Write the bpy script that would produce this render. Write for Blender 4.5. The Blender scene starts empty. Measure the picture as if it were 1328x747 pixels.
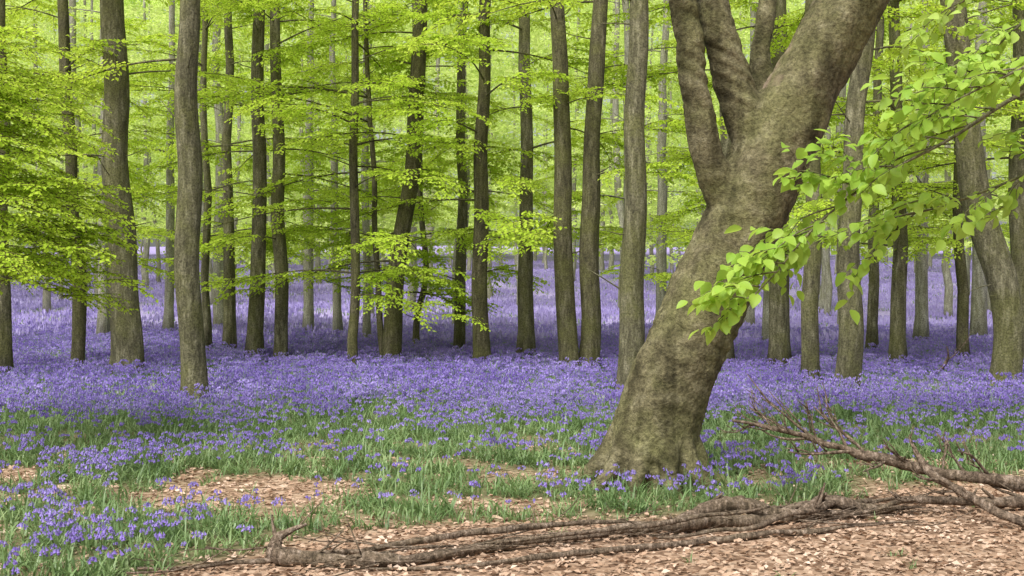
import bpy, math, random
import numpy as np
from mathutils import Vector, noise, Matrix
random.seed(7); rng=np.random.default_rng(7)
scene=bpy.context.scene
U=random.uniform
# ---------------------------------------------------------------- helpers
def n2(x,y,s,o=0.0): return noise.noise(Vector((x*s+o,y*s-o,o*1.7)))
def hgt(x,y):
    if y<18: h=0.0
    elif y<50: h=0.0008*(y-18)**2
    elif y<260: h=0.8192+0.0512*(y-50)
    else: h=11.57
    h+=0.05*n2(x,y,0.35,3.1)*min(1,max(0,(y-3)/6))
    if y>25: h+=0.5*n2(x,y,0.04,9.0)*min(1,(y-25)/40)
    return h
class MB:
    def __init__(s): s.v=[];s.f=[];s.m=[]
    def add(s,vs,fs,mat=0):
        o=len(s.v); s.v.extend([tuple(p) for p in vs])
        for f in fs: s.f.append(tuple(i+o for i in f)); s.m.append(mat)
    def mesh(s,name,mats,smooth=True):
        me=bpy.data.meshes.new(name); me.from_pydata(s.v,[],s.f)
        for m in mats: me.materials.append(m)
        me.polygons.foreach_set('material_index',s.m)
        me.polygons.foreach_set('use_smooth',[smooth]*len(s.f)); me.update()
        return me
    def obj(s,name,mats,parent=None,smooth=True,link=True):
        ob=bpy.data.objects.new(name,s.mesh(name,mats,smooth))
        if link: scene.collection.objects.link(ob)
        if parent: ob.parent=parent
        return ob
def empty(name,loc=(0,0,0)):
    e=bpy.data.objects.new(name,None); e.empty_display_size=.3
    scene.collection.objects.link(e); return e
def crom(P,n):
    P=[Vector(p) for p in P]; out=[]
    Q=[P[0]*2-P[1]]+P+[P[-1]*2-P[-2]]
    for i in range(1,len(Q)-2):
        a,b,c,d=Q[i-1],Q[i],Q[i+1],Q[i+2]
        for k in range(n):
            t=k/n
            out.append(0.5*((2*b)+(c-a)*t+(2*a-5*b+4*c-d)*t*t+(3*b-a-3*c+d)*t**3))
    out.append(P[-1].copy()); return out
def tube(mb,P,R,seg=8,n=4,mat=0,rough=0.0,nf=3.0,flare=None,wob=0.0,kink=0.0):
    pts=crom(P,n)
    rr=[]
    for i in range(len(P)-1):
        for k in range(n): rr.append(R[i]+(R[i+1]-R[i])*k/n)
    rr.append(R[-1])
    seed=U(0,90)
    if wob:
        for i,p in enumerate(pts):
            if i>1:
                p.x+=wob*noise.noise(Vector((p.z*.6,seed,0))); p.y+=wob*noise.noise(Vector((p.z*.6,seed,7)))
    if kink:
        for i,p in enumerate(pts):
            p+=Vector((noise.noise(Vector((i*.3,seed,0))),noise.noise(Vector((i*.3,seed,5))),noise.noise(Vector((i*.3,seed,9)))))*kink
    T=[(pts[min(i+1,len(pts)-1)]-pts[max(i-1,0)]).normalized() for i in range(len(pts))]
    ref=Vector((1,0,0)) if abs(T[0].x)<.8 else Vector((0,1,0))
    N=(ref-T[0]*ref.dot(T[0])).normalized()
    vs=[];fs=[]
    for i,p in enumerate(pts):
        N=(N-T[i]*N.dot(T[i])).normalized(); B=T[i].cross(N)
        for k in range(seg):
            a=2*math.pi*k/seg
            r=rr[i]
            if rough: r*=1+rough*noise.noise(Vector((math.cos(a)*1.2+seed,math.sin(a)*1.2,i*nf/n*.35)))
            if flare: r*=1+flare*math.exp(-(p.z-pts[0].z)/.28)*(.8+.5*math.sin(a*4+seed)+.35*math.sin(a*3+seed*2))
            vs.append(p+(N*math.cos(a)+B*math.sin(a))*r)
    for i in range(len(pts)-1):
        for k in range(seg):
            k2=(k+1)%seg
            fs.append((i*seg+k,i*seg+k2,(i+1)*seg+k2,(i+1)*seg+k))
    vs.append(pts[0]);vs.append(pts[-1]); a=len(vs)-2;b=len(vs)-1; L=(len(pts)-1)*seg
    for k in range(seg):
        k2=(k+1)%seg
        fs.append((a,k2,k)); fs.append((b,L+k,L+k2))
    mb.add(vs,fs,mat)
    return pts
# ---------------------------------------------------------------- materials
def mat(name):
    m=bpy.data.materials.new(name); m.use_nodes=True; nt=m.node_tree; nt.nodes.clear()
    return m,nt,nt.nodes,nt.links
def ramp(N,stops):
    r=N.new('ShaderNodeValToRGB'); e=r.color_ramp.elements
    while len(e)>1: e.remove(e[-1])
    e[0].position=stops[0][0]; e[0].color=(*stops[0][1],1)
    for p,c in stops[1:]:
        x=e.new(p); x.color=(*c,1)
    return r
def leafmat(name,stops,tr=0.5,trc=(.42,.6,.06),rough=.5,spec=.25,nscale=.7):
    m,nt,N,L=mat(name)
    g=N.new('ShaderNodeNewGeometry')
    nz=N.new('ShaderNodeTexNoise');nz.inputs['Scale'].default_value=nscale;nz.inputs['Detail'].default_value=1
    L.new(g.outputs['Position'],nz.inputs[0])
    mr=N.new('ShaderNodeMapRange');mr.inputs[1].default_value=.3;mr.inputs[2].default_value=.7;mr.inputs[3].default_value=0;mr.inputs[4].default_value=.5
    L.new(nz.outputs[0],mr.inputs[0])
    add=N.new('ShaderNodeMath');add.operation='MULTIPLY_ADD'
    L.new(g.outputs['Random Per Island'],add.inputs[0]); add.inputs[1].default_value=.5
    L.new(mr.outputs[0],add.inputs[2])
    r=ramp(N,stops); L.new(add.outputs[0],r.inputs[0])
    if spec>0:
        b=N.new('ShaderNodeBsdfPrincipled'); b.inputs['Roughness'].default_value=rough
        b.inputs['Specular IOR Level'].default_value=spec
    else: b=N.new('ShaderNodeBsdfDiffuse')
    L.new(r.outputs[0],b.inputs[0])
    o=N.new('ShaderNodeOutputMaterial')
    if tr>0:
        t=N.new('ShaderNodeBsdfTranslucent')
        mx=N.new('ShaderNodeMix');mx.data_type='RGBA';mx.blend_type='MIX';mx.inputs[0].default_value=.6
        L.new(r.outputs[0],mx.inputs[6]); mx.inputs[7].default_value=(*trc,1)
        L.new(mx.outputs[2],t.inputs[0])
        s=N.new('ShaderNodeMixShader'); s.inputs[0].default_value=tr
        L.new(b.outputs[0],s.inputs[1]);L.new(t.outputs[0],s.inputs[2]);L.new(s.outputs[0],o.inputs[0])
    else: L.new(b.outputs[0],o.inputs[0])
    return m
M_leaf=leafmat('beech_leaf',[(0,(.29,.43,.035)),(.4,(.44,.62,.06)),(.8,(.58,.74,.09)),(1,(.74,.84,.22))],.5,(.73,.90,.09),spec=0)
M_leafhaze=leafmat('hazed_beech_leaf',[(0,(.40,.53,.12)),(.4,(.57,.71,.19)),(.8,(.70,.80,.29)),(1,(.81,.87,.45))],.5,(.76,.92,.25),spec=0,nscale=.35)  # distance haze painted into the colour: paler than the nearer leaves
M_leafnear=leafmat('young_beech_leaf',[(0,(.20,.36,.045)),(.5,(.34,.52,.075)),(1,(.50,.65,.17))],.45,(.62,.82,.11),.4)
M_blade=leafmat('bluebell_leaf_green',[(0,(.09,.155,.055)),(.5,(.17,.27,.10)),(1,(.33,.43,.19))],.3,(.28,.42,.13),.4,spec=.4,nscale=2)
M_bell=leafmat('bluebell_flower',[(0,(.18,.125,.43)),(.5,(.31,.23,.61)),(1,(.52,.44,.80))],.3,(.42,.32,.76),spec=0,nscale=.9)
M_bellhaze=leafmat('hazed_bluebell_flower',[(0,(.32,.26,.54)),(.5,(.45,.38,.69)),(1,(.62,.56,.83))],.2,(.50,.42,.79),spec=0,nscale=.3)  # lavender lightened to stand in for mist over the far bluebells
M_dead=leafmat('dead_leaf',[(0,(.15,.095,.06)),(.35,(.34,.225,.15)),(.7,(.49,.35,.255)),(1,(.68,.54,.43))],0,spec=0,nscale=2)
def bark(name,c1,c2,c3,scale=1.0,horiz=False,bump=.4,fine=1.0,moss=.6,det=5,mossc=(.15,.155,.045),fl=.45):
    m,nt,N,L=mat(name)
    tc=N.new('ShaderNodeNewGeometry')
    mp=N.new('ShaderNodeMapping'); L.new(tc.outputs['Position'],mp.inputs[0])
    mp.inputs['Scale'].default_value=(6,6,1.2) if not horiz else (2.6,2.6,3.4)
    if horiz: mp.inputs['Rotation'].default_value=(0,math.radians(25),0)
    n1=N.new('ShaderNodeTexNoise');n1.inputs['Scale'].default_value=2.2*scale;n1.inputs['Detail'].default_value=det;n1.inputs['Roughness'].default_value=.7
    L.new(mp.outputs[0],n1.inputs[0])
    n2_=N.new('ShaderNodeTexNoise');n2_.inputs['Scale'].default_value=1.6;n2_.inputs['Detail'].default_value=4;n2_.inputs['Roughness'].default_value=.65
    L.new(tc.outputs['Position'],n2_.inputs[0])
    n3=N.new('ShaderNodeTexNoise');n3.inputs['Scale'].default_value=38*fine;n3.inputs['Detail'].default_value=3;n3.inputs['Roughness'].default_value=.75
    L.new(tc.outputs['Position'],n3.inputs[0])
    r=ramp(N,[(.34,c1),(.52,c2),(.68,c3)]); L.new(n1.outputs[0],r.inputs[0])
    r2=ramp(N,[(.43,(0,0,0)),(.60,(1,1,1))]); L.new(n2_.outputs[0],r2.inputs[0])
    mx=N.new('ShaderNodeMix');mx.data_type='RGBA'; 
    mm=N.new('ShaderNodeMath');mm.operation='MULTIPLY';mm.inputs[1].default_value=moss;L.new(r2.outputs[0],mm.inputs[0])
    L.new(mm.outputs[0],mx.inputs[0]); L.new(r.outputs[0],mx.inputs[6]); mx.inputs[7].default_value=(*mossc,1)
    mf=N.new('ShaderNodeMix');mf.data_type='RGBA';mf.blend_type='MULTIPLY';mf.inputs[0].default_value=1
    r3=ramp(N,[(.33,(fl,fl,fl)),(.62,(1.2,1.2,1.2))]);L.new(n3.outputs[0],r3.inputs[0])
    L.new(mx.outputs[2],mf.inputs[6]);L.new(r3.outputs[0],mf.inputs[7])
    col=mf.outputs[2]
    if horiz:
        # dark rain-streaks running down the lean of the trunk
        mp2=N.new('ShaderNodeMapping');L.new(tc.outputs['Position'],mp2.inputs[0]);mp2.inputs['Rotation'].default_value=(0,math.radians(-27),0);mp2.inputs['Scale'].default_value=(7,7,.7)
        n4=N.new('ShaderNodeTexNoise');n4.inputs['Scale'].default_value=1.0;n4.inputs['Detail'].default_value=4;L.new(mp2.outputs[0],n4.inputs[0])
        r4=ramp(N,[(.36,(.5,.5,.46)),(.52,(1,1,1)),(.7,(1.15,1.15,1.15))]);L.new(n4.outputs[0],r4.inputs[0])
        mk=N.new('ShaderNodeMix');mk.data_type='RGBA';mk.blend_type='MULTIPLY';mk.inputs[0].default_value=1
        L.new(col,mk.inputs[6]);L.new(r4.outputs[0],mk.inputs[7]);col=mk.outputs[2]
        at=N.new('ShaderNodeAttribute');at.attribute_name='scar'
        ms=N.new('ShaderNodeMix');ms.data_type='RGBA';L.new(at.outputs['Fac'],ms.inputs[0]);L.new(col,ms.inputs[6]);ms.inputs[7].default_value=(.36,.27,.2,1)
        col=ms.outputs[2]
    b=N.new('ShaderNodeBsdfPrincipled');b.inputs['Roughness'].default_value=.85;b.inputs['Specular IOR Level'].default_value=.15
    L.new(col,b.inputs['Base Color'])
    ad=N.new('ShaderNodeMath');ad.operation='MULTIPLY_ADD';ad.inputs[1].default_value=.5
    L.new(n3.outputs[0],ad.inputs[0]);L.new(n1.outputs[0],ad.inputs[2])
    bp=N.new('ShaderNodeBump');bp.inputs['Strength'].default_value=bump;bp.inputs['Distance'].default_value=.04
    L.new(ad.outputs[0],bp.inputs['Height']);L.new(bp.outputs[0],b.inputs['Normal'])
    o=N.new('ShaderNodeOutputMaterial');L.new(b.outputs[0],o.inputs[0]);return m
M_main=bark('old_beech_bark',(.075,.066,.036),(.15,.132,.072),(.25,.225,.14),.9,True,.8,1,.45,7,(.165,.17,.06),.5)
M_bark=bark('beech_bark',(.075,.07,.042),(.155,.145,.085),(.31,.29,.19),1.0,False,.7,1,.5)
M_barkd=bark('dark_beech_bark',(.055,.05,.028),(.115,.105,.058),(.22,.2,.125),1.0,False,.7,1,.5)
M_barkhaze=bark('hazed_beech_bark',(.22,.21,.155),(.31,.30,.23),(.41,.40,.32),1.0,False,.2,1,.3,2)  # pale bark colour imitates aerial haze on the farther trunks
M_log=bark('dead_wood',(.07,.05,.036),(.20,.148,.105),(.42,.33,.26),2.2,False,.8,1.3,.08,6,(.15,.155,.045),.4)
def twigm():
    m,nt,N,L=mat('twig');b=N.new('ShaderNodeBsdfDiffuse');n=N.new('ShaderNodeTexNoise');n.inputs['Scale'].default_value=20
    r=ramp(N,[(.3,(.05,.035,.02)),(.7,(.12,.09,.05))]);L.new(n.outputs[0],r.inputs[0]);L.new(r.outputs[0],b.inputs[0])
    o=N.new('ShaderNodeOutputMaterial');L.new(b.outputs[0],o.inputs[0]);return m
M_twig=twigm()
def groundm():
    m,nt,N,L=mat('woodland_floor')
    g=N.new('ShaderNodeNewGeometry')
    v=N.new('ShaderNodeTexVoronoi');v.inputs['Scale'].default_value=22;L.new(g.outputs['Position'],v.inputs[0])
    n=N.new('ShaderNodeTexNoise');n.inputs['Scale'].default_value=9;n.inputs['Detail'].default_value=5;L.new(g.outputs['Position'],n.inputs[0])
    sx=N.new('ShaderNodeSeparateColor');L.new(v.outputs['Color'],sx.inputs[0])
    r=ramp(N,[(0,(.13,.08,.052)),(.5,(.30,.20,.135)),(1,(.44,.32,.23))]);L.new(sx.outputs[0],r.inputs[0])
    r2=ramp(N,[(.3,(.07,.08,.035)),(.7,(.16,.17,.08))]);L.new(n.outputs[0],r2.inputs[0])
    nv=N.new('ShaderNodeTexNoise');nv.inputs['Scale'].default_value=5;nv.inputs['Detail'].default_value=6;nv.inputs['Roughness'].default_value=.8;L.new(g.outputs['Position'],nv.inputs[0])
    r3=ramp(N,[(.35,(.20,.19,.24)),(.5,(.34,.28,.52)),(.7,(.48,.42,.72))]);L.new(nv.outputs[0],r3.inputs[0])
    a1=N.new('ShaderNodeAttribute');a1.attribute_name='green'
    a2=N.new('ShaderNodeAttribute');a2.attribute_name='violet'
    m1=N.new('ShaderNodeMix');m1.data_type='RGBA';L.new(a1.outputs['Fac'],m1.inputs[0]);L.new(r.outputs[0],m1.inputs[6]);L.new(r2.outputs[0],m1.inputs[7])
    m2=N.new('ShaderNodeMix');m2.data_type='RGBA';L.new(a2.outputs['Fac'],m2.inputs[0]);L.new(m1.outputs[2],m2.inputs[6]);L.new(r3.outputs[0],m2.inputs[7])
    b=N.new('ShaderNodeBsdfDiffuse')
    L.new(m2.outputs[2],b.inputs[0])
    bp=N.new('ShaderNodeBump');bp.inputs['Strength'].default_value=.8;bp.inputs['Distance'].default_value=.03;L.new(n.outputs[0],bp.inputs['Height']);L.new(bp.outputs[0],b.inputs['Normal'])
    o=N.new('ShaderNodeOutputMaterial');L.new(b.outputs[0],o.inputs[0]);return m
M_ground=groundm()
# ---------------------------------------------------------------- cover functions
EX=[-40,-4,-2.6,-2.05,-1.44,-.85,0,.75,1.55,2.5,3.4,4.2,8,40]
EY=[3.5,4.2,5.0,6.0,6.8,7.3,7.45,7.6,7.6,8.4,9.0,9.1,9.0,9.0]
def cover(x,y):
    e=np.interp(x,EX,EY)+.55*n2(x,y,1.8,5)
    c=min(1,max(0,(y-e)/.6+.5))
    for cx,cy,rx,ry in ((-1.95,8.7,.9,.55),(-4.3,9.4,.5,.35),(-.2,8.2,.6,.25),(3.3,9.9,.5,.25)):
        d=math.hypot((x-cx)/rx,(y-cy)/ry)+.6*n2(x,y,3,2)
        c=min(c,max(0.08,min(1,(d-.8)*2.0)))
    if y<12: c*=min(1,max(.25,.95+1.4*n2(x,y,2.3,8)))
    return c
def flower(x,y):
    f=min(1,max(0,(y-11.8+1.2*n2(x,y,.5,1))/2.2))
    base=.2+.8*max(0,n2(x,y,.7,4)+.05)
    if y<11.8:
        base+=.85*math.exp(-((x+3.3)/1.6)**2-((y-7.2)/1.9)**2)
        base+=.45*math.exp(-((x-.6)/2.6)**2-((y-10.2)/1.0)**2)
        base+=.35*math.exp(-((x+3.3)/2.0)**2-((y-10.0)/.9)**2)
        base+=.4*math.exp(-((x-4)/1.5)**2-((y-11.0)/1)**2)
    base*=min(1.3,max(.15,.8+1.6*n2(x,y,1.7,12)))
    return min(1,max(f,base*.9))
# ---------------------------------------------------------------- ground
def axis(segs):
    out=[segs[0][0]]
    for a,b,s in segs:
        n=max(1,int(round((b-a)/s)))
        out+= [a+(b-a)*(i+1)/n for i in range(n)]
    return out
xs=axis([(-400,-60,34),(-60,-12,3),(-12,12,.14),(12,60,3),(60,400,34)])
ys=axis([(-60,3,4),(3,16,.14),(16,60,1.2),(60,140,4),(140,700,35)])
gv=[(x,y,hgt(x,y)) for y in ys for x in xs]; nx=len(xs)
gf=[(j*nx+i,j*nx+i+1,(j+1)*nx+i+1,(j+1)*nx+i) for j in range(len(ys)-1) for i in range(nx-1)]
me=bpy.data.meshes.new('ground');me.from_pydata(gv,[],gf);me.materials.append(M_ground)
me.polygons.foreach_set('use_smooth',[True]*len(gf))
at=me.attributes.new('green','FLOAT','POINT');at.data.foreach_set('value',[cover(p[0],p[1])*.85 for p in gv])
at=me.attributes.new('violet','FLOAT','POINT');at.data.foreach_set('value',[min(1,max(0,(p[1]-13)/4)) for p in gv])
g=bpy.data.objects.new('ground',me);scene.collection.objects.link(g)
# ---------------------------------------------------------------- instancing
def coll(name,meshes):
    c=bpy.data.collections.new(name)
    for i,m in enumerate(meshes):
        o=bpy.data.objects.new(f'{name}_{i}',m); c.objects.link(o)
    return c
_gn={}
def gntree(c,real):
    if (c.name,real) in _gn: return _gn[(c.name,real)]
    t=bpy.data.node_groups.new('scatter_'+c.name,'GeometryNodeTree')
    t.interface.new_socket('Geometry',in_out='INPUT',socket_type='NodeSocketGeometry')
    t.interface.new_socket('Geometry',in_out='OUTPUT',socket_type='NodeSocketGeometry')
    N=t.nodes;L=t.links
    gi=N.new('NodeGroupInput');go=N.new('NodeGroupOutput')
    ci=N.new('GeometryNodeCollectionInfo');ci.inputs['Collection'].default_value=c
    ci.inputs['Separate Children'].default_value=True;ci.inputs['Reset Children'].default_value=True
    ip=N.new('GeometryNodeInstanceOnPoints');ip.inputs['Pick Instance'].default_value=True
    def na(n,dt):
        a=N.new('GeometryNodeInputNamedAttribute');a.data_type=dt;a.inputs['Name'].default_value=n;return a.outputs['Attribute']
    L.new(gi.outputs[0],ip.inputs['Points']);L.new(ci.outputs[0],ip.inputs['Instance'])
    L.new(na('pick','INT'),ip.inputs['Instance Index']);L.new(na('rot','FLOAT_VECTOR'),ip.inputs['Rotation'])
    L.new(na('scl','FLOAT'),ip.inputs['Scale'])
    if real:
        rl=N.new('GeometryNodeRealizeInstances');L.new(ip.outputs[0],rl.inputs[0]);L.new(rl.outputs[0],go.inputs[0])
    else: L.new(ip.outputs[0],go.inputs[0])
    _gn[(c.name,real)]=t;return t
def scatter(name,items,c,parent=None,real=True):
    if not items: return
    me=bpy.data.meshes.new(name);me.from_pydata([i[0] for i in items],[],[])
    me.attributes.new('rot','FLOAT_VECTOR','POINT').data.foreach_set('vector',[q for i in items for q in i[1]])
    me.attributes.new('scl','FLOAT','POINT').data.foreach_set('value',[i[2] for i in items])
    k=len(c.objects)
    me.attributes.new('pick','INT','POINT').data.foreach_set('value',[random.randrange(k) for i in items])
    ob=bpy.data.objects.new(name,me);scene.collection.objects.link(ob)
    if parent: ob.parent=parent
    md=ob.modifiers.new('scatter','NODES');md.node_group=gntree(c,real)
    return ob
# ---------------------------------------------------------------- leaf / spray sources
def leaf(mb,p,d,up,l,w,mat=0,hi=False):
    d=d.normalized(); s=d.cross(up)
    if s.length<1e-3: s=Vector((1,0,0))
    s.normalize(); u=s.cross(d)
    if not hi:
        vs=[p,p+d*l*.5+s*w*.5+u*w*.12,p+d*l-u*l*.08,p+d*l*.5-s*w*.5+u*w*.12]
        mb.add(vs,[(0,1,2),(0,2,3)],mat)
    else:
        prof=[(0,.0),(.15,.62),(.38,1),(.62,.92),(.84,.5),(1,0)]
        c=[];a=[];b=[]
        for t,q in prof:
            cc=p+d*l*t-u*l*.28*t*t
            wv=U(.93,1.07)
            c.append(cc);a.append(cc+s*w*.5*q*wv+u*w*.16*q);b.append(cc-s*w*.5*q*wv+u*w*.16*q)
        vs=c+a+b;n=len(prof);fs=[]
        for i in range(n-1):
            fs.append((i,i+1,n+i+1,n+i) if 0<i<n-2 else ((i,i+1,n+i+1) if i==0 else (i,i+1,n+i)))
            fs.append((i,2*n+i,2*n+i+1,i+1) if 0<i<n-2 else ((i,2*n+i+1,i+1) if i==0 else (i,2*n+i,i+1)))
        mb.add(vs,fs,mat)
def spray(L=1.2,ls=.075,n_side=12,dens=1.0,tw=True,hi=False):
    mb=MB(); Z=Vector((0,0,1))
    main=[Vector((L*t,.06*math.sin(t*5+U(0,3)),.10*math.sin(t*2.6)-.22*t*t)) for t in [0,.25,.5,.75,1]]
    if tw: tube(mb,main,[.008,.007,.005,.004,.002],3,2,1)
    pm=crom(main,6)
    def leaves(pts,step,up0):
        acc=0;sd=1
        for i in range(len(pts)-1):
            seg=pts[i+1]-pts[i];q=0
            while acc<seg.length:
                if random.random()<dens:
                    p=pts[i]+seg.normalized()*acc
                    side=seg.cross(Z).normalized()*sd
                    d=(seg.normalized()*U(.4,1)+side*U(.6,1.2)+Z*U(-.7,.1))
                    up=(Z+Vector((U(-.7,.7),U(-.7,.7),0)))
                    s=ls*U(.65,1.2); leaf(mb,p,d,up,s,s*.68,0,hi); sd=-sd
                acc+=step*U(.7,1.3)
            acc-=seg.length
    leaves(pm,ls*.6,Z)
    for k in range(n_side):
        t=.1+.85*k/n_side; p=pm[int(t*(len(pm)-1))]
        sd=1 if k%2 else -1; a=math.radians(U(35,65))*sd; ll=(1-t*.75)*L*.5*U(.6,1.15)
        d=Vector((math.cos(a),math.sin(a),U(-.12,.12)))
        pts=[p+d*ll*q+Z*(-.12*ll*q*q) for q in [0,.25,.5,.75,1]]
        if tw: tube(mb,pts,[.004,.003,.003,.002,.001],3,1,1)
        leaves(pts,ls*.62,Z)
    return mb
C_spray=coll('beech_spray',[spray(U(1.1,1.5),.088,13).mesh('beech_spray',[M_leaf,M_twig],False) for _ in range(6)])
C_fine=coll('fine_spray',[spray(U(.8,1.1),.06,13,.95).mesh('fine_spray',[M_leaf,M_twig],False) for _ in range(4)])
def farclump(R,ls,n):
    mb=MB()
    tiers=[(U(-.5,.5)*R,U(-.5,.5)*R,U(-.35,.35)*R,U(.45,.8)*R) for _ in range(5)]
    for i in range(n):
        cx,cy,cz,r=random.choice(tiers); a=U(0,6.28);q=r*math.sqrt(random.random())
        p=Vector((cx+q*math.cos(a),cy+q*math.sin(a),cz+U(-.07,.07)*R-.15*q*q/R))
        leaf(mb,p,Vector((U(-1,1),U(-1,1),U(-.6,.2))),Vector((U(-.8,.8),U(-.8,.8),1)),ls*U(.7,1.3),ls*.75)
    return mb
C_far=coll('far_clump',[farclump(1.2,.15,220).mesh('far_clump',[M_leafhaze],False) for _ in range(4)])
C_vfar=coll('vfar_clump',[farclump(3.0,.38,260).mesh('vfar_clump',[M_leafhaze],False) for _ in range(4)])
# ---------------------------------------------------------------- mid trees
T=[
(-8.51,18.4,.13,[(6.4,-8.58)],0,9,2,7),
(-7.92,20,.115,[(1.6,-7.89),(4.0,-8.03),(6.84,-8.2)],1,11,1.8,8),
(-6.69,19.1,.25,[(2.6,-6.80),(6.6,-6.93)],0,4,3.5,8),
(-4.30,15,.165,[(1.3,-4.38),(3.4,-4.43),(5.5,-4.39)],0,2,4.5,8),
(-6.55,25.5,.12,[(8.3,-6.6)],0,14,2.4,9),
(-6.64,24,.09,[(7.9,-6.72)],0,12,2.2,9),
(-5.28,22.5,.165,[(7.5,-5.2)],0,12,2.0,8.5),
(-4.76,22.5,.135,[(3,-4.72),(7.5,-4.83)],0,13,1.8,8),
(-3.01,20.7,.09,[(3.5,-2.98),(7,-3.01)],1,18,1.3,7.5),
(-3.7,28,.10,[(8,-3.75)],0,13,2.4,9),
(-2.38,21.3,.17,[(2.7,-2.15),(4.5,-1.89),(7.2,-1.78)],1,17,1.2,7.5),
(-2.52,21.7,.06,[(3,-2.7),(7.2,-2.9)],1,8,1.6,8),
(-2.26,26,.07,[(1.0,-2.2),(2.0,-2.02),(3.8,-2.17)],1,14,1.4,7),
(-.57,20.7,.145,[(4.1,-.57),(7,-.52)],1,13,1.7,7.5),
(.28,22,.15,[(7.4,.25)],0,11,2.2,8),
(-1.16,24,.11,[(7.9,-1.08)],0,14,1.8,8.5),
(1.04,19.5,.165,[(3.3,.88),(6.7,.79)],1,5,2.4,8),
(1.35,19.6,.175,[(3.3,1.42),(5.3,1.53),(6.7,1.6)],1,5,3,8),
(1.73,16.3,.17,[(2.4,1.81),(5.87,1.88)],0,2,5,8),
(5.01,20.5,.18,[(7,5.0)],0,10,2,8),
(4.74,17.5,.13,[(6.2,4.8)],0,5,2.5,8),
(4.79,15.8,.155,[(2.5,4.85),(5.7,5.06)],0,3,3.5,7),
(8.02,24.5,.11,[(8,8.2)],0,14,2.2,9),
(7.16,20.4,.13,[(6.9,7.15)],0,12,2.2,8),
(10.07,27,.155,[(8.7,10.2)],0,13,2.4,9),
(8.56,20.8,.10,[(7,8.4)],1,12,2.4,8),
(7.41,16.6,.21,[(1.3,7.43),(3.0,7.09),(4.8,6.77),(5.95,6.66)],0,4,3.5,8),
(9.3,20,.18,[(6.8,9.3)],0,9,1.6,8),
(11.9,28,.18,[(8.9,12)],0,13,2.4,9),
(4.0,20.5,.12,[(7,4.0)],0,11,2,8),
(4.2,31,.14,[(9,4.3)],0,15,2.4,9),
(-5.75,31,.13,[(9,-5.7)],0,15,2.4,9),
(-4.76,30,.11,[(9,-4.9)],0,15,2.4,9),
(-9.7,31,.13,[(9,-9.6)],0,15,2.4,9),
(-10.96,29.5,.13,[(9,-11)],0,15,2.4,9),
(2.9,27,.12,[(8,2.8)],0,16,2,9),
(6.3,27,.13,[(8,6.4)],0,15,2,9),
(-13.5,24,.2,[(8,-13.3)],0,10,2.5,9),
(-11.5,17,.2,[(8,-11.3)],0,8,2.5,8),
(13.2,21,.2,[(8,13.3)],0,8,2.5,8),
]
def limb_sprays(mb,items,p0,az,L,rise,r,spn,cl=.0,scale=1.0,droop=.12,t0=.22):
    d=Vector((math.cos(az),math.sin(az),0)); s=Vector((-d.y,d.x,0))
    w=U(-.25,.25)
    P=[p0+d*L*t+s*w*L*t*t+Vector((0,0,rise*L*t-droop*L*t*t*2)) for t in [0,.25,.5,.75,1]]
    tube(mb,P,[r,r*.75,r*.55,r*.35,r*.15],5,3,0)
    pts=crom(P,6)
    for k in range(spn):
        t=t0+(1-t0)*(k+.5)/spn; i=min(len(pts)-2,int(t*(len(pts)-1)))
        p=pts[i]; a=az+U(-.9,.9)*(1.1-t*.5)
        items.append((tuple(p),(U(-.25,.25),U(-.1,.3),a),scale*U(.7,1.1)))
for (x,y,r,prof,dark,nl,z0,z1) in T:
    b=hgt(x,y); e=empty('beech_tree'); mb=MB(); it=[];top=[]
    P=[Vector((x,y,b-.15))]
    for z,px in prof: P.append(Vector((px,y+U(-.1,.1),z)))
    sl=(P[-1].x-P[-2].x)/max(1,(P[-1].z-P[-2].z))
    H=U(13,16); zt=P[-1].z
    for z in (zt+3,H): P.append(Vector((P[-1].x+sl*.6*(z-P[-1].z)+U(-.1,.1),y+U(-.2,.2),z)))
    R=[]
    for q in P: R.append(r*max(.22,1.1-.05*(q.z-b)))
    pts=tube(mb,P,R,14,9,0,rough=.24,nf=3,flare=.38,wob=.10)
    for k in range(nl):
        z=z0+(z1-z0)*((k+U(.1,.9))/nl); i=min(range(len(pts)),key=lambda i:abs(pts[i].z-b-z)); 
        limb_sprays(mb,it,pts[i],U(0,6.28),U(1.4,3.2),U(.0,.35),U(.012,.026),5)
    for k in range(5):
        i=random.randrange(len(pts)//6,len(pts)*2//3);a=U(0,6.28);l=U(.2,.9)
        d=Vector((math.cos(a),math.sin(a),U(-.1,.7)))
        tube(mb,[pts[i],pts[i]+d*l*.5,pts[i]+d*l+Vector((0,0,U(-.1,.15)))],[.014,.009,.003],4,2,0)
    for k in range(2):
        a=U(0,6.28);q=U(.6,2.6);z=U(10,15)
        top.append(((pts[-1].x+q*math.cos(a),y+q*math.sin(a),z),(0,0,a),U(.8,1.1)))
    for k in range(5):
        a=U(0,6.28);i=len(pts)-1-random.randrange(8);L=U(1.5,2.5)
        d=Vector((math.cos(a),math.sin(a),U(.2,.8)));tube(mb,[pts[i],pts[i]+d*L*.5,pts[i]+d*L],[.05,.03,.01],5,2,0)
    mb.obj('trunk',[M_barkd if dark else (M_barkhaze if y>=26.5 else M_bark)],e)
    scatter('leaf_sprays',it,C_spray,e); scatter('crown',top,C_far,e)
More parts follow.
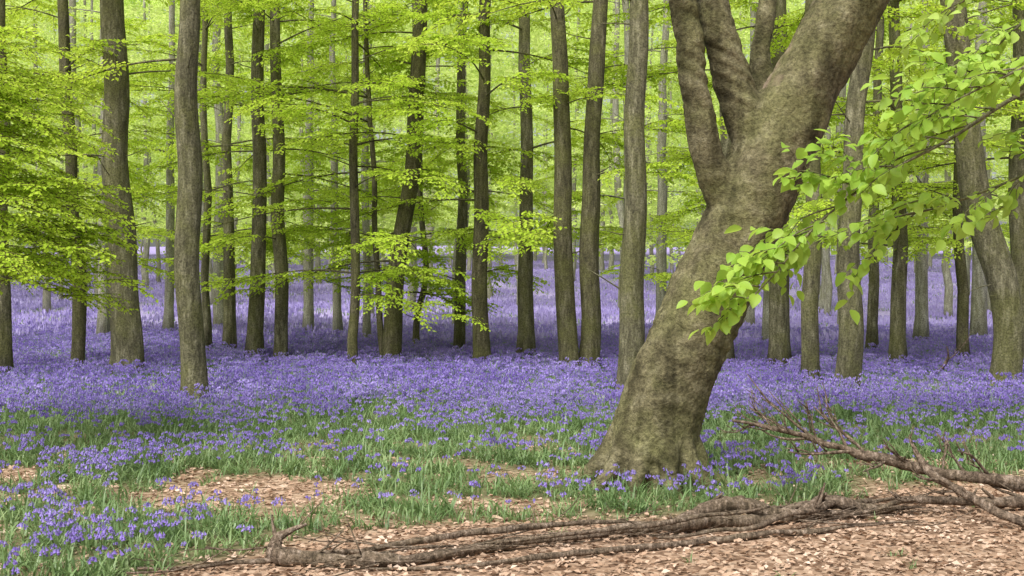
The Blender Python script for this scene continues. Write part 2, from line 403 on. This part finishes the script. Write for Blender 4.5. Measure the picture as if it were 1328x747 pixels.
# ---------------------------------------------------------------- distant trees
far=empty('distant_trees'); mb=MB(); fl=[];vf=[];pos=[]
tries=0
while len(pos)<170 and tries<8000:
    tries+=1
    y=32+ (120-32)*random.random()**.8; w=.47*y*1.15+3; x=U(-w,w)
    if y<40 and abs(x)<1.5: continue
    if all((x-a)**2+(y-c)**2>2.3**2*(1 if y<60 else 2) for a,c in pos): pos.append((x,y))
for x,y in pos:
    b=hgt(x,y); r=U(.10,.22); H=U(17,20)+max(0,(y-60)*.12); ln=U(-.05,.05)
    P=[Vector((x,y,b-.2)),Vector((x+ln*3,y,b+3)),Vector((x+ln*8+U(-.2,.2),y,b+8)),Vector((x+ln*12,y,b+H))]
    tube(mb,P,[r*1.1,r*.9,r*.7,r*.3],8,4,0,rough=.15,flare=.2,wob=.2)
    zmin=U(1.8,4.5)
    zm=min(H,.265*y+2.5)
    nn=int(23*zm/18)+4
    for k in range(nn):
        z=zmin+(zm-zmin)*((k+random.random())/nn)
        a=U(0,6.28);q=U(.3,3.2)
        fl.append(((x+q*math.cos(a),y+q*math.sin(a),b+z),(U(-.15,.15),U(-.15,.15),a),U(.7,1.25)))
for k in range(1600):
    y=U(115,155);w=.47*y*1.15+6;x=U(-w,w)
    vf.append(((x,y,hgt(x,y)+1.8+U(0,1)*38),(U(-.2,.2),U(-.2,.2),U(0,6.28)),U(.75,1.3)))
mb.obj('trunks',[M_barkhaze],far); scatter('foliage',fl,C_far,far); scatter('woodland_edge_foliage',vf,C_vfar,far)
# ---------------------------------------------------------------- old leaning beech
old=empty('leaning_beech_tree'); Y=9.05; mb=MB()
V=lambda x,z,dy=0: Vector((x,Y+dy,z))
tube(mb,[V(1.12,-.3),V(1.14,.15),V(1.29,.79),V(1.58,1.43),V(1.87,2.06),V(2.08,2.57),V(2.29,3.02),V(2.47,3.35),V(2.80,3.97),V(3.4,5.2,.2),V(4.1,7.2,.5),V(4.6,9.5,.6)],
 [.41,.375,.34,.325,.325,.33,.31,.29,.27,.24,.18,.10],28,6,0,rough=.10)
tube(mb,[V(1.95,2.0),V(1.76,2.32,-.06),V(1.60,2.66,-.1),V(1.51,3.1,-.1),V(1.45,3.59,-.1),V(1.38,3.97,-.1),V(1.15,5.5,-.3),V(1.0,8,-.5)],
 [.22,.16,.13,.12,.115,.11,.085,.04],16,5,0,rough=.04)
tube(mb,[V(2.2,2.55),V(2.02,2.9,.03),V(1.86,3.2,.03),V(1.77,3.5,.03),V(1.66,3.97,.03),V(1.45,5.5,.2),V(1.5,8,.5)],
 [.27,.22,.175,.15,.135,.11,.05],16,5,0,rough=.04)
tube(mb,[V(2.28,2.8,.15),V(2.16,3.15,.22),V(2.11,3.59,.27),V(2.17,4.0,.3),V(2.3,6,.5)],[.2,.12,.09,.08,.04],12,5,0,rough=.06)
for a,l,r in ((180,.42,.15),(215,.42,.13),(248,.30,.12),(283,.34,.13),(318,.36,.13),(350,.38,.14),(30,.45,.14),(80,.5,.14),(130,.5,.14)):
    a=math.radians(a);d=Vector((math.cos(a),math.sin(a),0));c=V(1.14,0)
    tube(mb,[c+d*.18+Vector((.04,0,.62)),c+d*.32+Vector((.02,0,.28)),c+d*(.36+l*.3)+Vector((0,0,.07)),c+d*(.38+l)+Vector((0,0,-.10))],[r*.8,r*.8,r*.6,r*.4],10,4,0)
tmp=mb.obj('tmp',[M_main])
m=tmp.modifiers.new('r','REMESH');m.mode='VOXEL';m.voxel_size=.016;m.use_smooth_shade=True
m=tmp.modifiers.new('s','SMOOTH');m.factor=.6;m.iterations=7
for sz,st in ((.45,.05),(.14,.020),(.035,.010)):
    tx=bpy.data.textures.new('t','CLOUDS');tx.noise_scale=sz;tx.noise_depth=2
    m=tmp.modifiers.new('d','DISPLACE');m.texture=tx;m.strength=st;m.mid_level=.5;m.texture_coords='GLOBAL'
dg=bpy.context.evaluated_depsgraph_get();dg.update()
me=bpy.data.meshes.new_from_object(tmp.evaluated_get(dg));bpy.data.objects.remove(tmp)
n=len(me.vertices);co=np.empty(n*3,'f');me.vertices.foreach_get('co',co);co=co.reshape(-1,3)
nr=np.empty(n*3,'f');me.vertices.foreach_get('normal',nr);nr=nr.reshape(-1,3)
ax=co[:,0]*.5+co[:,2]*.87
wr=np.array([noise.noise(Vector((c[0]*2.0,c[1]*2.0,a*14)))for c,a in zip(co,ax)])
amp=np.array([max(0,noise.noise(Vector((c[0]*1.1+5,c[1]*1.1,c[2]*1.3)))+.15) for c in co])
co+=nr*(np.clip(wr,-.5,.25)*amp*.05)[:,None]
me.vertices.foreach_set('co',co.ravel())
A=np.array([2.05,3.25]);B=np.array([2.42,4.1]);pt=co[:,[0,2]]
t=np.clip(((pt-A)@(B-A))/((B-A)@(B-A)),0,1);dd=np.linalg.norm(pt-(A+t[:,None]*(B-A)),axis=1)
nz=np.array([noise.noise(Vector(c*9)) for c in co])
sc=np.clip(1.1-(dd+nz*.07)/.07,0,1)*(co[:,1]<Y+.12)*(t>0.01)
me.attributes.new('scar','FLOAT','POINT').data.foreach_set('value',(sc*.75).astype('f'))
me.polygons.foreach_set('use_smooth',[True]*len(me.polygons))
ob=bpy.data.objects.new('trunk',me);scene.collection.objects.link(ob);ob.parent=old
mb=MB();it=[]
for k in range(10):
    p=random.choice([V(4.2,7.4,.5),V(4.5,9,.6),V(1.05,7.5,-.4),V(1.5,7.6,.4),V(2.3,5.9,.5),V(3.6,5.8,.3)])
    limb_sprays(mb,it,p,U(0,6.28),U(1.5,3),U(.1,.5),.03,4)
mb.obj('upper_branches',[M_main],old);scatter('leaf_sprays',it,C_spray,old)
# ---------------------------------------------------------------- beech beside the left edge
e=empty('beech_tree');mb=MB();it=[]
tube(mb,[(-6.3,10.2,-.2),(-6.2,10.2,2),(-6.3,10.3,6),(-6.2,10.3,11)],[.17,.14,.12,.06],12,6,0,rough=.12,flare=.3)
for k in range(46):
    z=1.75+2.3*(k+U(0,1))/46
    limb_sprays(mb,it,Vector((-6.22,10.2,z)),U(-.5,.5),U(1.5,2.3)*(1.0 if z<3.6 else .85),U(.05,.25),.012,6,scale=.8,droop=.16,t0=.5)
mb.obj('trunk',[M_bark],e);scatter('leaf_sprays',it,C_fine,e)
# ---------------------------------------------------------------- near overhanging branch (right)
e=empty('beech_tree');mb=MB()
tube(mb,[(5.0,4.9,-.2),(4.95,4.9,1.5),(4.9,5,4),(5,5,9)],[.2,.16,.13,.06],12,6,0,rough=.12,flare=.3)
mainb=[(4.93,4.95,3.2),(3.6,4.5,3.0),(2.6,4.2,2.68),(1.9,4.05,2.33),(1.59,4,2.14),(1.31,4,1.99),(1.08,3.95,1.81),(.92,3.92,1.63),(.76,3.9,1.49)]
pts=tube(mb,mainb,[.04,.03,.02,.009,.006,.005,.004,.003,.002],7,6,0)
lv=MB();Z=Vector((0,0,1))
def twig_leaves(P,step=.032,s0=.062):
    pp=crom(P,8);acc=0;sd=1
    for i in range(len(pp)-1):
        seg=pp[i+1]-pp[i]
        while acc<seg.length:
            p=pp[i]+seg.normalized()*acc; side=seg.cross(Z).normalized()*sd
            d=seg.normalized()*U(.3,1)+side*U(.5,1.1)+Z*U(-.75,.1)
            st=d.normalized()*U(.006,.012)
            s=s0*U(.5,1.15); leaf(lv,p+st,d,Z+Vector((U(-.8,.8),U(-.9,.6),0)),s,s*.66,0,True);sd=-sd
            acc+=step*U(.7,1.3)
        acc-=seg.length
def subtwig(p,d,L,r=.0035,depth=1):
    P=[p+d*L*t+Vector((U(-.01,.01),U(-.02,.02),-.22*L*t*t)) for t in (0,.33,.66,1)]
    tube(mb,P,[r,r*.8,r*.5,r*.3],4,3,0); twig_leaves(P[0 if L<.2 else 1:])
    if depth:
        for q in (.3,.5,.7,.85):
            i=int(q*3);pp=P[i].lerp(P[i+1],q*3-i)
            a=random.choice([-1,1])*U(.5,1.0)
            dd=Matrix.Rotation(a,3,Vector((U(-.5,.5),.6,.8)).normalized())@d
            subtwig(pp,dd.normalized(),L*U(.3,.5),r*.5,0)
twig_leaves(pts[int(len(pts)*.62):],.027)
for k in range(24):
    i=int(len(pts)*(.34+.62*k/24)); t=k/24
    d=Vector((-U(.5,1),U(-.5,.6),U(-.7,.5))).normalized()
    subtwig(pts[i],d,U(.22,.45)*(1-.5*t))
for B_,ns in (([(4.92,4.95,3.7),(3.4,4.3,3.2),(2.5,4.0,2.75),(1.95,3.9,2.45),(1.6,3.85,2.28),(1.38,3.8,2.16)],11),
           ([(4.92,4.95,2.6),(3.4,4.3,2.5),(2.5,4.2,2.3),(2.0,4.2,2.05),(1.6,4.2,1.9),(1.3,4.2,1.85)],8),
           ([(4.92,4.95,4.0),(3.4,4.5,3.5),(2.6,4.4,3.05),(2.1,4.3,2.72),(1.85,4.3,2.5),(1.7,4.25,2.35)],9),
           ([(4.92,4.95,4.2),(3.4,4.5,3.8),(2.6,4.6,3.3),(2.2,4.6,3.0),(1.95,4.6,2.85),(1.8,4.6,2.72)],5)):
    pts=tube(mb,B_,[.03,.02,.009,.006,.004,.002],6,6,0);twig_leaves(pts[18:],.035)
    for k in range(ns):
        i=int(len(pts)*(.5+.45*k/ns)); subtwig(pts[i],Vector((-U(.3,1),U(-.5,.6),U(-.5,.35))).normalized(),U(.18,.35))
mb.obj('trunk_and_branches',[M_bark],e); lv.obj('leaves',[M_leafnear],e,smooth=True)
# ---------------------------------------------------------------- bluebells and grass
def blade(mb,p,az,L,w,bend,mat=0,n=4):
    d=Vector((math.cos(az),math.sin(az),0));s=Vector((-d.y,d.x,0))
    vs=[];fs=[];q=Vector(p);ang=U(.1,.7)
    for i in range(n+1):
        t=i/n;ww=w*(1-t**2.2)*.5+.0006
        vs+= [q+s*ww,q-s*ww]
        q=q+(d*math.sin(ang)+Vector((0,0,math.cos(ang))))*L/n; ang+=bend/n*U(.7,1.3)
    for i in range(n): fs.append((2*i,2*i+1,2*i+3,2*i+2))
    mb.add(vs,fs,mat)
def stalk(mb,p,H,nb,hi=True,sz=1.0):
    az=U(0,6.28);d=Vector((math.cos(az),math.sin(az),0));p=Vector(p)
    P=[p,p+Vector((0,0,H*.5))+d*H*.03,p+Vector((0,0,H*.85))+d*H*.10,p+Vector((0,0,H*.97))+d*H*.24,p+Vector((0,0,H*.93))+d*H*.36]
    pts=crom(P,3) if hi else P
    for i in range(len(pts)-1):
        a,b=pts[i],pts[i+1];s=Vector((-d.y,d.x,0))*.0022
        mb.add([a-s,a+s,b+s,b-s],[(0,1,2,3)],0)
        if hi: s=d*.0022; mb.add([a-s,a+s,b+s,b-s],[(0,1,2,3)],0)
    for k in range(nb):
        t=.55+.45*k/(nb-1);f=t*(len(pts)-1);i=min(len(pts)-2,int(f));q=pts[i].lerp(pts[i+1],f-i)
        a=U(0,6.28);o=Vector((math.cos(a),math.sin(a),U(-.3,.3)))*.012*sz+d*.006
        ax=(o*22+Vector((0,0,-1))*U(.5,1.2)).normalized();u=ax.orthogonal().normalized();w=ax.cross(u)
        c=q+o; l=.02*sz*U(.8,1.2)
        if hi:
            ns=5;vs=[]
            for r_,z_ in ((.003,0),(.0048,.6),(.0095,1.0)):
                for j in range(ns):
                    an=6.283*j/ns;vs.append(c+ax*l*z_+(u*math.cos(an)+w*math.sin(an))*r_*sz)
            fs=[(r*ns+j,r*ns+(j+1)%ns,(r+1)*ns+(j+1)%ns,(r+1)*ns+j) for r in range(2) for j in range(ns)]
            mb.add(vs,fs,1)
        else:
            vs=[c]+[c+ax*l*1.25+(u*math.cos(6.283*j/3)+w*math.sin(6.283*j/3))*.0105*sz for j in range(3)]
            mb.add(vs,[(0,1,2),(0,2,3),(0,3,1)],1)
def grassclump(n=15):
    mb=MB()
    for k in range(n):
        blade(mb,(U(-.10,.10),U(-.10,.10),-.01),U(0,6.28),U(.12,.28),U(.009,.020),U(.6,2.4))
    return mb
def bellclump(ns,nb,R):
    mb=grassclump(8)
    for k in range(ns): stalk(mb,(U(-R,R),U(-R,R),0),U(.20,.34),nb,True,1.05)
    return mb
C_grass=coll('bluebell_leaves',[grassclump().mesh('grass',[M_blade,M_bell]) for _ in range(6)])
C_bell=coll('bluebell_plant',[bellclump(random.choice([1,2,3,4]),8,.10).mesh('bell',[M_blade,M_bell],False) for _ in range(9)])
def midclump():
    mb=MB()
    for k in range(11): stalk(mb,(U(-.22,.22),U(-.22,.22),0),U(.17,.38),7,False,1.2)
    for k in range(14): blade(mb,(U(-.2,.2),U(-.2,.2),0),U(0,6.28),U(.17,.34),.015,U(.5,1.8),0,2)
    return mb
C_mid=coll('bluebell_drift',[midclump().mesh('mid',[M_blade,M_bell],False) for _ in range(6)])
def farpatch():
    mb=MB()
    for k in range(110):
        p=Vector((U(-.9,.9),U(-.9,.9),U(.14,.33)))
        for j in range(2):
            a=U(0,3.14);s=Vector((math.cos(a),math.sin(a),U(-.3,.3)))*U(.02,.045);h=U(.05,.09)
            mb.add([p-Vector((0,0,h)),p+s,p+Vector((0,0,h)),p-s],[(0,1,2,3)],1)
    for k in range(25): blade(mb,(U(-.9,.9),U(-.9,.9),0),U(0,6.28),U(.2,.3),.03,U(.4,1.2),0,2)
    return mb
C_fp=coll('bluebell_patch',[farpatch().mesh('fp',[M_blade,M_bellhaze],False) for _ in range(4)])
gi=[];bi=[]
def inbase(x,y): return (x-1.14)**2+(y-9.05)**2<.36**2
for k in range(8500):
    y=U(4.2,14.0);w=.47*y+1.3
    x=U(-w,w)
    if random.random()>w/8.0: continue
    c=cover(x,y)
    if inbase(x,y) : continue
    if random.random()<c*.97+.008:
        gi.append(((x,y,hgt(x,y)),(U(-.1,.1),U(-.1,.1),U(0,6.28)),U(.5,1.0)*(0.6+.4*c)))
for k in range(8500):
    y=U(4.4,14.5);w=.47*y+1.3;x=U(-w,w)
    if random.random()>w/8.2: continue
    if inbase(x,y): continue
    c=cover(x,y)
    if random.random()<(c*.98 if c>.15 else 0)*flower(x,y)*1.1: bi.append(((x,y,hgt(x,y)),(0,0,U(0,6.28)),U(.6,1.0)))
for a in range(9): bi.append(((1.14+U(-.25,.3),9.05-U(.42,.6),0),(0,0,U(0,6)),U(.5,.8)))
mi=[]
for k in range(12500):
    y=12.2+21.4*random.random()**.85;w=.47*y+1.6;x=U(-w,w)
    if random.random()>w/17.5: continue
    f=min(1,max(0,(y-11.8+1.4*n2(x,y,.6,1))/3))
    if random.random()<f*(.8+.8*n2(x,y,.7,2)): mi.append(((x,y,hgt(x,y)),(0,0,U(0,6.28)),U(.75,1.15)))
fp=[]
for k in range(3800):
    y=27+100*random.random();w=.47*y+4;x=U(-w,w)
    if random.random()>w/64: continue
    fp.append(((x,y,hgt(x,y)-.02),(0,0,U(0,6.28)),U(.8,1.3)))
scatter('woodland_grass',gi,C_grass);scatter('bluebells',bi,C_bell,real=False)
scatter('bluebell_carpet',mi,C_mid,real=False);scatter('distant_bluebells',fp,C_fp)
# ---------------------------------------------------------------- leaf litter
mb=MB()
for k in range(38000):
    y=3.5+7.6*random.random();w=.47*y+1.0;x=U(-w,w)
    c=cover(x,y)
    if random.random()<c*.8: continue
    z=hgt(x,y)+U(.002,.022)
    a=U(0,6.28);s=U(.016,.045)
    leaf(mb,Vector((x,y,z)),Vector((math.cos(a),math.sin(a),U(-.25,.5))),Vector((U(-.8,.8),U(-.8,.8),1)),s*1.25,s*.8)
mb.obj('leaf_litter',[M_dead],smooth=False)
# ---------------------------------------------------------------- fallen branches
def G(x,y,z): return (x,y,hgt(x,y)+z)
mb=MB()
def knobbly(P,R,jit=.018,sub=3,seg=11,stubs=3):
    """dead branch: short nearly straight runs, angular joints, swellings at the nodes, broken side stubs"""
    base=crom(P,sub);rb=[]
    for i in range(len(P)-1):
        for k in range(sub): rb.append(R[i]+(R[i+1]-R[i])*k/sub)
    rb.append(R[-1])
    Q=[];RR=[]
    for i,p in enumerate(base):
        j=0 if i==0 else 1
        Q.append(p+Vector((U(-jit,jit),U(-jit,jit),U(-jit,jit)*.6))*j)
        RR.append(rb[i]*U(.82,1.22))
    pts=tube(mb,Q,RR,seg,4,0,rough=.5,nf=7)
    for k in range(stubs):
        i=random.randrange(2,len(pts)-3);d=(pts[i+1]-pts[i]).normalized()
        dd=(d*random.choice([1,1,-.4])+Vector((U(-.5,.5),U(-.9,.3),U(.1,.9)))).normalized();l=U(.06,.22);r=RR[min(len(RR)-1,i//4)]*.45
        tube(mb,[pts[i],pts[i]+dd*l*.5,pts[i]+dd*l+Vector((U(-.02,.02),0,U(-.02,.02)))],[r,r*.75,r*.5],6,3,0,rough=.4)
    return pts
knobbly([G(-1.20,6.42,.21),G(-1.35,6.36,.14),G(-1.33,6.3,.05),G(-.95,6.28,.03),G(-.6,6.30,.035),G(-.29,6.5,.035),G(.17,6.78,.04),G(.6,6.95,.04)],[.010,.028,.043,.042,.037,.032,.027,.012],.012,2)
knobbly([G(.2,6.85,.03),G(.75,7.02,.05),G(1.2,7.2,.07),G(1.6,7.36,.04),G(2.1,7.5,.05),G(2.5,7.55,.04)],[.014,.034,.044,.036,.028,.012],.02,2)
knobbly([G(1.05,7.28,.04),G(1.35,7.4,.12),G(1.6,7.46,.12),G(1.85,7.52,.05),G(2.2,7.6,.11),G(2.45,7.66,.05),G(2.85,7.75,.04)],[.02,.048,.052,.038,.052,.036,.012],.018,2)
knobbly([G(-2.1,6.15,.02),G(-1.6,6.2,.03),G(-.9,6.52,.04),G(-.3,6.78,.08),G(.3,7.08,.08),G(.9,7.2,.06)],[.007,.012,.018,.022,.019,.006],.02,3)
knobbly([G(-.9,6.15,.02),G(-.3,6.22,.025),G(.4,6.48,.025),G(1.2,6.85,.03),G(1.9,7.1,.03),G(2.7,7.3,.03)],[.005,.013,.020,.023,.016,.004],.02,3)
knobbly([G(.9,6.95,.02),G(1.5,7.0,.07),G(2.0,7.35,.12),G(2.5,7.8,.08),G(3.0,8.1,.04)],[.008,.016,.023,.018,.006],.02,3)
knobbly([G(-.2,6.6,.06),G(.5,6.72,.11),G(1.1,7.05,.12),G(1.7,7.3,.14)],[.005,.013,.016,.008],.02,3)
for k in range(46):
    x=U(-2.1,2.9);y=6.3+(x+1.3)*.36+U(-.3,.3);a=math.radians(U(-10,50))+random.choice([0,math.pi]);l=U(.2,1.2);r=U(.0025,.0085)
    d=Vector((math.cos(a),math.sin(a),0));p=Vector(G(x,y,U(.02,.08)))
    P=[p+d*l*t+Vector((U(-.02,.02),U(-.025,.025),U(-.01,.03))) for t in (0,.3,.55,.8,1)]
    P[-1].z+=U(-.04,.12)
    for q in P: q.z=max(.015,q.z)
    tube(mb,P,[r,r*.85,r*.7,r*.5,r*.3],5,2,0,rough=.3)
    q=P[2];dd=(d+Vector((U(-.7,.7),U(-.7,.7),U(0,.6)))).normalized();tube(mb,[q,q+dd*l*.15,q+dd*l*.3],[r*.6,r*.45,r*.2],4,2,0)
mb.obj('fallen_log',[M_log])
def deadbranch(name,P,R,twigs,sub=(.3,.5,.7,.85)):
    global mb
    mb=MB()
    pts=knobbly(P,R,.014,2,10,2)
    for (t,d,l,r) in twigs:
        p=pts[int(t*(len(pts)-1))];d=Vector(d).normalized()
        a=p+d*l*.3+Vector((0,0,U(-.02,.03)));a2=p+d*l*.65+Vector((U(-.02,.02),0,U(-.03,.04)));b=p+d*l+Vector((U(-.04,.04),0,U(-.03,.07)))
        tube(mb,[p,a,a2,b],[r,r*.85,r*.6,r*.3],6,3,0,rough=.4)
        for q in sub:
            pp=p.lerp(b,q);dd=(d+Vector((U(-.7,.7),U(-.6,.6),U(-.3,1.1)))).normalized();f=U(.25,.5)
            tube(mb,[pp,pp+dd*l*f*.5+Vector((0,0,U(-.01,.01))),pp+dd*l*f],[r*.5,r*.4,r*.2],5,2,0)
    return mb.obj(name,[M_log])
deadbranch('fallen_branch',[(5.0,8.2,.08),(4.3,8.1,.12),(3.73,8,.18),(3.2,8,.24),(2.73,8,.35),(2.4,8,.43),(2.17,8,.51),(1.85,7.95,.60),(1.6,7.9,.65)],
 [.06,.055,.048,.041,.034,.028,.022,.016,.009],
 [(.45,(-1,-.3,.5),.35,.014),(.55,(-1,.3,.9),.5,.015),(.6,(-1,-.2,-.05),.5,.015),(.68,(-1,.2,.6),.6,.014),(.75,(-1,-.3,.05),.45,.012),(.82,(-1,.2,.5),.35,.010),(.35,(-.5,.3,.8),.35,.013),(.9,(-1,0,-.1),.3,.009),(.5,(-.7,-.6,-.3),.35,.013),(.3,(-.8,-.3,.7),.4,.014),
 (.62,(-.5,.2,1),.4,.011),(.72,(-.3,-.2,1),.3,.009),(.4,(.2,.2,1),.3,.011),(.86,(-.6,.2,.8),.28,.008),(.78,(-1,.5,.2),.5,.010)],(.25,.4,.55,.7,.85))
deadbranch('fallen_branch',[(3.52,7.05,.03),(3.25,7.25,.10),(3.0,7.5,.24),(2.86,7.7,.39),(2.82,7.75,.50)],[.018,.026,.028,.022,.012],[(.5,(-1,0,.2),.3,.014),(.2,(.8,-.3,.1),.3,.014),(.8,(-.6,.2,1),.2,.011)])
deadbranch('fallen_branch',[(4.4,8.3,.03),(3.8,7.9,.07),(3.3,7.75,.09),(2.75,7.65,.12),(2.5,7.6,.05)],[.042,.040,.034,.025,.010],[(.5,(-1,-.5,.3),.4,.015),(.3,(-.7,.5,.3),.4,.015),(.7,(-1,-.5,.1),.3,.013)])
deadbranch('fallen_branch',[(7.3,19,.1),(7.5,18.9,.35),(7.45,18.8,.6)],[.03,.025,.01],[(.5,(1,0,.8),.5,.012)])
deadbranch('fallen_branch',[(-8.2,17.8,.25),(-8.5,17.9,.4),(-8.9,18,.45)],[.02,.016,.008],[(.5,(-.3,0,1),.3,.01)])
# ---------------------------------------------------------------- light
w=bpy.data.worlds.new('World');scene.world=w;w.use_nodes=True;nt=w.node_tree;N=nt.nodes;L=nt.links;N.clear()
sk=N.new('ShaderNodeTexSky');sk.sky_type='NISHITA';sk.sun_disc=False;EL=math.radians(56);sk.sun_elevation=EL;sk.sun_rotation=math.radians(210)
sk.dust_density=4
hs=N.new('ShaderNodeHueSaturation');hs.inputs['Saturation'].default_value=.3
bg=N.new('ShaderNodeBackground');bg.inputs[1].default_value=.15;o=N.new('ShaderNodeOutputWorld')
L.new(sk.outputs[0],hs.inputs['Color']);L.new(hs.outputs[0],bg.inputs[0]);L.new(bg.outputs[0],o.inputs[0])
sl=bpy.data.lights.new('sun','SUN');sl.energy=5.0;sl.angle=math.radians(45);sl.color=(1,.97,.92)
so=bpy.data.objects.new('sun',sl);scene.collection.objects.link(so);so.rotation_euler=(math.pi/2-EL,0,math.radians(-30))
# ---------------------------------------------------------------- camera
cd=bpy.data.cameras.new('camera');cd.sensor_width=36;cd.lens=38.6;cd.clip_end=2000;cd.clip_start=.05
co_=bpy.data.objects.new('camera',cd);scene.collection.objects.link(co_);co_.location=(0,0,1.6);co_.rotation_euler=(math.pi/2,0,0)
scene.camera=co_
scene.view_settings.view_transform='Standard';scene.view_settings.look='None';scene.view_settings.exposure=0
